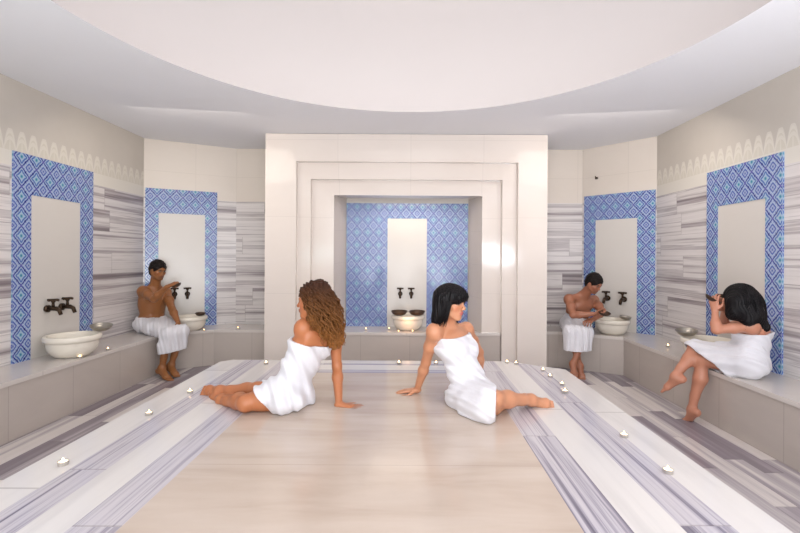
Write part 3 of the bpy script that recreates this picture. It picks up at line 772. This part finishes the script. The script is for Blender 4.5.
# ------------------------------------------------------------------ person 1: long curly hair, on the platform
def cap(f,s,g=.012,nape=-.07,face=(.055,.062,.088),fc=(0,.105,-.045)):
    pt,A,c=s.pt,s.A,s.sc
    f.ell(pt(0,-.014,.032),A,((.076+g)*c,(.094+g)*c,(.084+g)*c),.02)
    f.ell(pt(0,-.045,-.02),A,((.062+g)*c,(.055+g)*c,(.07+g)*c),.03)
w1=dict(pel=P(287,392,2.85),pf=(-.85,.5,0),pup=(.15,.05,1),Ls=P(303,327,2.80),Rs=P(334,325,3.0),head=P(313,301.5,2.85),hf=(-.96,.16,-.03),hu=(.08,0,1),
 Le=P(305,356,3.02),Lw=P(299,384,3.02),Lhand=((-.8,.2,-.4),(0,0,-1),.5,-1),
 Re=P(337,366,3.0),Rw=P(339,405,2.84),Rhand=((.98,-.05,-.10),(0,0,-1),.12,1),
 Lk=P(246,403,2.70),La=P(222,400,2.90),Lt=P(203,399,2.96),Lup=(-.2,-.95,.25),
 Rk=P(258,390,2.93),Ra=P(220,391,3.02),Rt=P(198,390,3.02),Rup=(-.1,-.95,.35),floor=PZ)
a=Person('',w1,skin_col=(184,118,78),lips=(160,84,72),h=.0042,bust=.55); loc1=Vector((w1['pel'].x,w1['pel'].y,PZ))
a.finish(loc1,'person with long curly brown hair in white towel, leaning back on one straight arm')
def tw(f):
    a.body(f,.012,False,True,False)
    f.cone(a.k['pel']-Vector((0,0,.02)),lerp(a.k['Lk'],a.k['Rk'],.4)+Vector((.06,0,0)),.12,.075,.06)
    f.cone(a.k['pel']+Vector((.02,-.02,-.03)),P(296,402,2.70),.085,.05,.05)
    f.cone(a.k['pel']+Vector((.02,-.02,-.03)),P(279,405,2.66),.09,.05,.05)
up1=a.frames()[2]
a.towel(tw,[(P(312,343,2.85),(.26,-.03,1)),(P(268,398,2.8),(-.72,-.10,-.62))],((.75,.3,.35),62),h=.005,floor=PZ,amp=.0065)
def hb(f):
    cap(f,a,.011)
    c=a.k['head']; 
    for (p0,r0),(p1,r1) in (((P(318,296,2.86),.085),(P(327,318,2.88),.088)),((P(327,318,2.88),.088),(P(335,340,2.90),.060)),((P(318,296,2.84),.075),(P(317,316,2.80),.055)),((P(317,316,2.80),.055),(P(324,333,2.82),.038))):
        f.cone(p0,p1,r0,r1,.04)
    f.cone(a.pt(0,.03,.08),a.pt(0,-.05,.088),.035,.05,.03)
    f.ell(a.pt(0,.120,-.018),a.A,(.07,.062,.085),.015,sub=True)
    f.ell(a.pt(-.06,.085,-.045),a.A,(.06,.062,.09),.015,sub=True)
def st(X,Y,Z): return .006*np.sin(X*150+4*np.sin(Z*42+X*20)+Y*90)+.004*np.sin(Y*210+5*np.sin(Z*55))
def lk(r,i):
    "one wavy lock from the scalp falling down the back"
    u=r.random(); th=r.uniform(-1.0,1.0)
    st_=a.pt(r.uniform(-.08,.08),r.uniform(-.10,.035),r.uniform(.0,.11)); c=a.pt(0,-.015,.03)
    d0=(st_-c).normalized(); s0=c+d0*.098
    if d0.dot(Vector(a.A[1]))>.55: s0=c+Vector((.1,0,.02))
    side=d0.dot(Vector(a.A[0]))            # -1 towards the camera side
    end=P(r.uniform(322,345),r.uniform(326,347),2.90-.13*(-side)+r.uniform(-.05,.05))
    if r.random()<.22: end=P(r.uniform(309,322),r.uniform(318,332),2.77+r.uniform(-.02,.05))
    m1=s0+d0*.045+Vector((.035,0,-.04)); m2=lerp(m1,end,.55)+Vector((.025,-.015*abs(side)-.01,.02))
    ph=r.uniform(0,6.28); am=r.uniform(.006,.011); fq=r.uniform(3,5.5); pts=[]; rr=[]
    for k in range(19):
        t=k/18; p=(1-t)**3*s0+3*(1-t)**2*t*m1+3*(1-t)*t*t*m2+t**3*end
        q=am*min(1,t*4); p=p+Vector((math.cos(ph+t*fq*6.28)*q,math.sin(ph+t*fq*6.28)*q,0)); pts.append(p); rr.append(1-.75*t**3)
    return pts,rr
hairmesh(a,hb,M['hair_curl'],strand=st,lockfn=lk,nlock=330,rad=.0052,seed=4,label='long curly brown hair, lighter at the ends')

# ------------------------------------------------------------------ person 2: black bob, on the platform
w2=dict(pel=P(473,395,2.90),pf=(.62,-.78,0),pup=(-.05,.1,1),Rs=P(434,331,2.88),Ls=P(466,329,3.11),head=P(451,302,2.90),hf=(.80,-.58,-.12),hu=(.02,.0,1),
 Re=P(426,362,3.02),Rw=P(417,390,3.12),Rhand=((-.93,.15,-.10),(0,0,-1),.14,1),
 Le=P(479,352,3.28),Lw=P(480,380,3.30),Lhand=((.6,.5,-.3),(0,0,-1),.3,-1),
 Rk=P(487,408,2.58),Ra=P(507,402,2.90),Rt=P(522,402,3.0),Rup=(.2,-.5,.8),
 Lk=P(495,399,2.64),La=P(531,400,2.82),Lt=P(557,407,2.80),Lup=(.05,-1,.3),floor=PZ)
b=Person('',w2,skin_col=(200,142,108),lips=(186,92,92),h=.0042,bust=.8); loc2=Vector((w2['pel'].x,w2['pel'].y,PZ))
b.finish(loc2,'person with straight black bob in white towel, sitting on platform with legs swept aside')
def tw(f):
    b.body(f,.012,False,True,False)
    mk=lerp(b.k['Lk'],b.k['Rk'],.5)
    f.cone(b.k['pel']-Vector((0,0,.0)),mk+Vector((-.02,.03,0)),.135,.088,.06)
    f.cone(b.k['pel']+Vector((-.03,-.08,-.02)),P(480,412,2.62),.10,.06,.06)
    f.cone(P(470,405,2.72),P(484,414,2.58),.08,.045,.05)
b.towel(tw,[(P(452,339,2.85),(-.06,-.03,1)),(P(496,400,2.62),(.93,-.2,-.02))],((.55,.25,.75),58),h=.005,floor=PZ,amp=.006)
def hb(f):
    cap(f,b,.010)
    pt=b.pt
    f.ell(pt(0,.03,.048),b.A,(.080,.078,.068),.02)
    for sg in (-1,1):
        f.cone(pt(sg*.068,-.012,.02),pt(sg*.070,-.016,-.085),.024,.024,.03,b.A[0],.8)
        f.cone(pt(sg*.06,-.05,.02),pt(sg*.065,-.06,-.125),.045,.035,.04)
    f.cone(pt(0,-.08,.02),pt(0,-.085,-.13),.055,.042,.04)
    f.cone(pt(-.045,.082,.048),pt(.045,.082,.048),.020,.020,.02)       # fringe
    f.ell(pt(0,.115,-.050),b.A,(.063,.075,.070),.008,sub=True)
def st(X,Y,Z): return .0022*np.sin(X*420+2*np.sin(Z*25))+.0022*np.sin(Y*460+Z*12)
def lk(r,i):
    pt=b.pt; an=r.uniform(.42,2*math.pi-.42)*1.0; an=an  # around the head, 0 = face
    rr_=(.078,.100); s0=pt(math.sin(an)*rr_[0]*.8,math.cos(an)*rr_[1]*.8,.07); e=pt(math.sin(an)*(rr_[0]+.012+r.uniform(-.01,.012)),math.cos(an)*rr_[1]-.02,-.145+r.uniform(-.02,.025))
    if abs(math.cos(an))>.5 and math.cos(an)>0: e=pt(math.sin(an)*.085,math.cos(an)*.11,.03)
    m=pt(math.sin(an)*(rr_[0]+.025),math.cos(an)*(rr_[1]+.02),-.0)
    pts=[(1-t)**2*s0+2*(1-t)*t*m+t*t*e for t in [k/9 for k in range(10)]]; return pts,[1-.6*(k/9)**2 for k in range(10)]
hairmesh(b,hb,M['hair_black'],strand=st,lockfn=lk,nlock=170,rad=.0048,seed=9,label='black bob with a straight fringe')

# ------------------------------------------------------------------ person 3: man in the left corner
m1=dict(pel=P(151,322,5.34),pf=(.72,-.70,0),pup=(0,0,1),Rs=P(143,291,5.22),Ls=P(166,292,5.45),head=P(158,270,5.28),hf=(.86,-.42,-.26),hu=(.12,-.02,1),
 Re=P(154,299,5.02),Rw=P(167,287,4.98),Rhand=((.8,.1,.40),(.3,.5,-.8),1.25,1),Rtc=.5,
 Le=P(172,309,5.24),Lw=P(178,322,5.14),Lhand=((.5,-.3,-.7),(-.5,-.3,-.6),.5,-1),
 Rk=P(168,334,4.98),Ra=P(162,368,4.98),Rt=P(172,376,4.83),Lk=P(182,331,5.12),La=P(171,365,5.08),Lt=P(180,372,4.94),Rup=(0,.3,1),Lup=(0,.3,1),floor=0)
c3=Person('',m1,True,.0055,(150,98,56),(140,76,60)); loc3=Vector((m1['pel'].x,m1['pel'].y,BZ))
c3.finish(loc3,'tanned person in white waist towel sitting in left corner, one hand raised')
def mtw(p,top,hem,h=.006,spread=.0,fold=((.8,.5,.1),70)):
    def f_(f):
        p.body(f,.013,False,True,False)
        k=p.k; mk=lerp(k['Lk'],k['Rk'],.5); ma=lerp(k['La'],k['Ra'],.5); pl=k['pel']
        f.cone(pl-Vector((0,0,.02)),mk+Vector((0,0,-.01)),.12,.075,.05)
        for q in (k['Lk'],k['Rk'],mk):
            e=lerp(q,Vector((q.x,q.y,0)),.8); f.cone(q,lerp(e,Vector((ma.x,ma.y,e.z)),.35),.066,.075,.05)
    p.towel(f_,[top,hem],fold,h=h,amp=.006)
mtw(c3,(P(152,316.5,5.3),(.03,-.03,1)),(P(165,353,5.0),(0.15,0,-1)))
def short(p,g=.011,seed=0):
    def f_(f):
        pt=p.pt; cap(f,p,g)
        f.ell(pt(0,.115,-.047),p.A,(.085,.085,.108),.010,sub=True)
        for sg in (-1,1): f.ell(pt(sg*.09,.005,-.03),p.A,(.03,.03,.045),.008,sub=True)
    def st(X,Y,Z): return .004*vnoise(X*28,Y*28,Z*28,seed)
    hairmesh(p,f_,M['hair_dark'],strand=st,h=.0045,label='short dark hair')
short(c3,.012,2)

# ------------------------------------------------------------------ person 4: man in the right corner
m2=dict(pel=P(576,322,5.62),pf=(.12,-.99,0),pup=(0,0,1),Rs=P(569,299,5.40),Ls=P(594,300,5.52),head=P(594,283,5.28),hf=(.42,-.72,-.55),hu=(.2,-.35,.9),
 Re=P(573,315,5.20),Rw=P(593,314,5.10),Rhand=((.95,-.1,.05),(.1,.3,.9),.8,1),Rtc=.4,
 Le=P(603,312,5.32),Lw=P(594,319,5.18),Lhand=((-.7,-.4,-.2),(0,.2,-1),.6,-1),
 Rk=P(570,332,5.20),Ra=P(580,366,5.14),Rt=P(581,376,4.98),Lk=P(586,332,5.20),La=P(573,364,5.10),Lt=P(574,374,4.93),Rup=(0,.3,1),Lup=(0,.3,1),floor=0)
d4=Person('',m2,True,.0055,(162,108,82),(150,86,76)); loc4=Vector((m2['pel'].x,m2['pel'].y,BZ))
d4.finish(loc4,'person in white waist towel bent over basin in right corner, ankles crossed')
mtw(d4,(P(576,317,5.4),(.25,-.12,1)),(P(575,352,5.1),(0,0,-1)),fold=((1,.15,.0),85))
short(d4,.012,5)

# ------------------------------------------------------------------ person 5: long dark hair on the right bench
w3=dict(pel=P(747,360,3.50),pf=(-.72,.69,0),pup=(.1,-.05,1),Ls=P(752,326,3.40),Rs=P(760,322,3.62),head=P(739,300,3.47),hf=(-.78,.55,-.28),hu=(-.18,.1,.98),
 Le=P(716,330,3.44),Lw=P(715,311,3.50),Lhand=((-.05,.15,1),(.9,.5,0),.7,-1),Ltc=.3,
 Re=P(724,326,3.78),Rw=P(724,310,3.62),Rhand=((-.45,-.3,.75),(-.5,.5,.3),.6,1),
 Lk=P(702,361,3.70),La=P(692,410,3.72),Lt=P(681,420,3.84),Rk=P(695,348,3.78),Ra=P(675,377,3.74),Rt=P(657,386,3.84),Lup=(.1,-.1,1),Rup=(-.3,-.1,1),floor=0)
e5=Person('',w3,False,.0055,(192,134,108),(170,90,90)); loc5=Vector((w3['pel'].x,w3['pel'].y,BZ))
e5.finish(loc5,'person with long dark hair in white towel on right bench, holding up a bowl')
def tw(f):
    e5.body(f,.013,False,True,False)
    mk=lerp(e5.k['Lk'],e5.k['Rk'],.5); f.cone(e5.k['pel'],mk+Vector((.05,-.05,0)),.12,.085,.06)
    f.cone(e5.k['pel']+Vector((-.05,-.05,-.02)),P(718,368,3.56),.09,.06,.05)
e5.towel(tw,[(P(750,332,3.5),(-.05,0,1)),(P(704,360,3.68),(-.70,.1,-.62))],((.5,.3,.7),60),h=.006,amp=.007)
def hb(f):
    cap(f,e5,.016); pt=e5.pt
    for (p0,r0),(p1,r1) in (((P(743,298,3.45),.090),(P(752,314,3.42),.075)),((P(752,314,3.42),.07),(P(764,327,3.40),.04)),((P(735,302,3.42),.065),(P(733,314,3.42),.05)),((P(742,312,3.40),.06),(P(748,320,3.38),.05))):
        f.cone(p0,p1,r0,r1,.04)
    f.ell(pt(0,.13,-.05),e5.A,(.05,.06,.07),.01,sub=True)
def st(X,Y,Z): return .003*np.sin(X*300+3*np.sin(Z*25)+Y*200)
def lk(r,i):
    c=e5.pt(0,-.015,.03); d0=Vector((r.uniform(-.5,1),r.uniform(-1,.5),r.uniform(.2,1))).normalized(); s0=c+d0*.1
    end=P(r.uniform(742,767),r.uniform(316,330),3.40+r.uniform(-.03,.08)) if r.random()<.75 else P(r.uniform(727,745),r.uniform(312,320),3.38)
    m1=s0+d0*.03+Vector((.02,-.02,-.03)); m2=lerp(m1,end,.6)+Vector((.015,-.02,.01))
    return [(1-t)**3*s0+3*(1-t)**2*t*m1+3*(1-t)*t*t*m2+t**3*end for t in [k/11 for k in range(12)]],[1-.7*(k/11)**3 for k in range(12)]
hairmesh(e5,hb,M['hair_black'],strand=st,lockfn=lk,nlock=220,rad=.005,seed=12,label='long straight dark hair')
metal_bowl(w3['Lw']+Vector((.0,.05,.075)),.62,'dark metal bowl held up beside the long dark hair','copper',(.3,.5,0))
metal_bowl(m1['Rw']+Vector((.105,.03,.0)),.55,'small dark bowl held up by the person in the left corner','copper',(.1,-.5,0))
metal_bowl(m2['Rw']+Vector((.115,-.02,-.01)),.75,'dark metal bowl held over the basin in the right corner','copper',(.25,.15,0))


# ------------------------------------------------------------------ lights
def area(name,loc,rot,size,power,col,size_y=None,shape='DISK'):
    l=bpy.data.lights.new(name,'AREA'); l.energy=power; l.color=col; l.size=size
    l.shape=shape
    if size_y: l.shape='RECTANGLE'; l.size_y=size_y
    o=bpy.data.objects.new(name,l); C.objects.link(o); o.location=loc; o.rotation_euler=rot
    if name=='corner_fill': l.specular_factor=0
    return o
def point(name,loc,power,col,r=.1):
    l=bpy.data.lights.new(name,'POINT'); l.energy=power; l.color=col; l.shadow_soft_size=r
    o=bpy.data.objects.new(name,l); C.objects.link(o); o.location=loc; return o
area('dome_fill',(DC[0],DC[1]-.2,CZ+.75),(0,0,0),2.2,12,(1,.97,.96))  # added downward fill, hidden above the view; no real fixture in the dome
area('back_fill',(-.2,-1.1,1.9),(math.radians(88),0,0),4.5,66,(.91,.96,1),1.8)
area('ceiling_fill',(-.1,-.6,.9),(math.radians(150),0,0),2.4,118,(.92,.96,1))  # added fill low behind the camera, aimed up to brighten the ceiling
area('niche_lamp',(-.05,5.6,2.16),(0,0,0),.9,4,(1,.86,.70),.25)
area('corner_fill',(-2.3,4.3,2.84),(math.radians(28),0,math.radians(8)),1.2,14,(1,.90,.78))  # added fill for the back walls and benches, not a fixture of the hall
area('corner_fill',(2.1,4.3,2.84),(math.radians(28),0,math.radians(-8)),1.2,14,(1,.91,.82))  # the same added fill for the right corner
area('left_ceiling_fill',(-2.3,-.2,1.5),(math.radians(150),0,math.radians(10)),1.0,9,(.62,.95,.97))  # added out of view to tint the left ceiling blue-green
area('right_ceiling_fill',(2.2,-.2,1.5),(math.radians(150),0,math.radians(-10)),1.0,66,(.86,.91,1))  # added out of view to make the right ceiling brighter and cooler
area('portal_fill',(-.05,2.9,3.45),(math.radians(48),0,0),1.8,7,(1,.95,.92))  # added fill inside the dome, lifting the portal and far end
point('candle_glow',(-.02,5.35,.62),1.2,(1,.55,.28),.08)
w=bpy.data.worlds.new('world'); w.use_nodes=True; w.node_tree.nodes['Background'].inputs[0].default_value=(.8,.85,.9,1); w.node_tree.nodes['Background'].inputs[1].default_value=.3
bpy.context.scene.world=w
sc=bpy.context.scene
sc.view_settings.view_transform='Standard'; sc.view_settings.look='None'; sc.view_settings.exposure=-.02; sc.view_settings.gamma=1
# ------------------------------------------------------------------ camera
cam=bpy.data.cameras.new('camera'); co=bpy.data.objects.new('camera',cam); C.objects.link(co)
cam.sensor_width=36; cam.sensor_fit='HORIZONTAL'; cam.lens=36*F/800; cam.clip_start=.05
cam.shift_x=-(VX-400)/800; cam.shift_y=-(266.5-VY)/800
co.matrix_world=Matrix.Translation((0,0,EYE))@Matrix.Rotation(math.radians(90),4,'X')@Matrix.Rotation(ROLL,4,'Z')
sc.camera=co
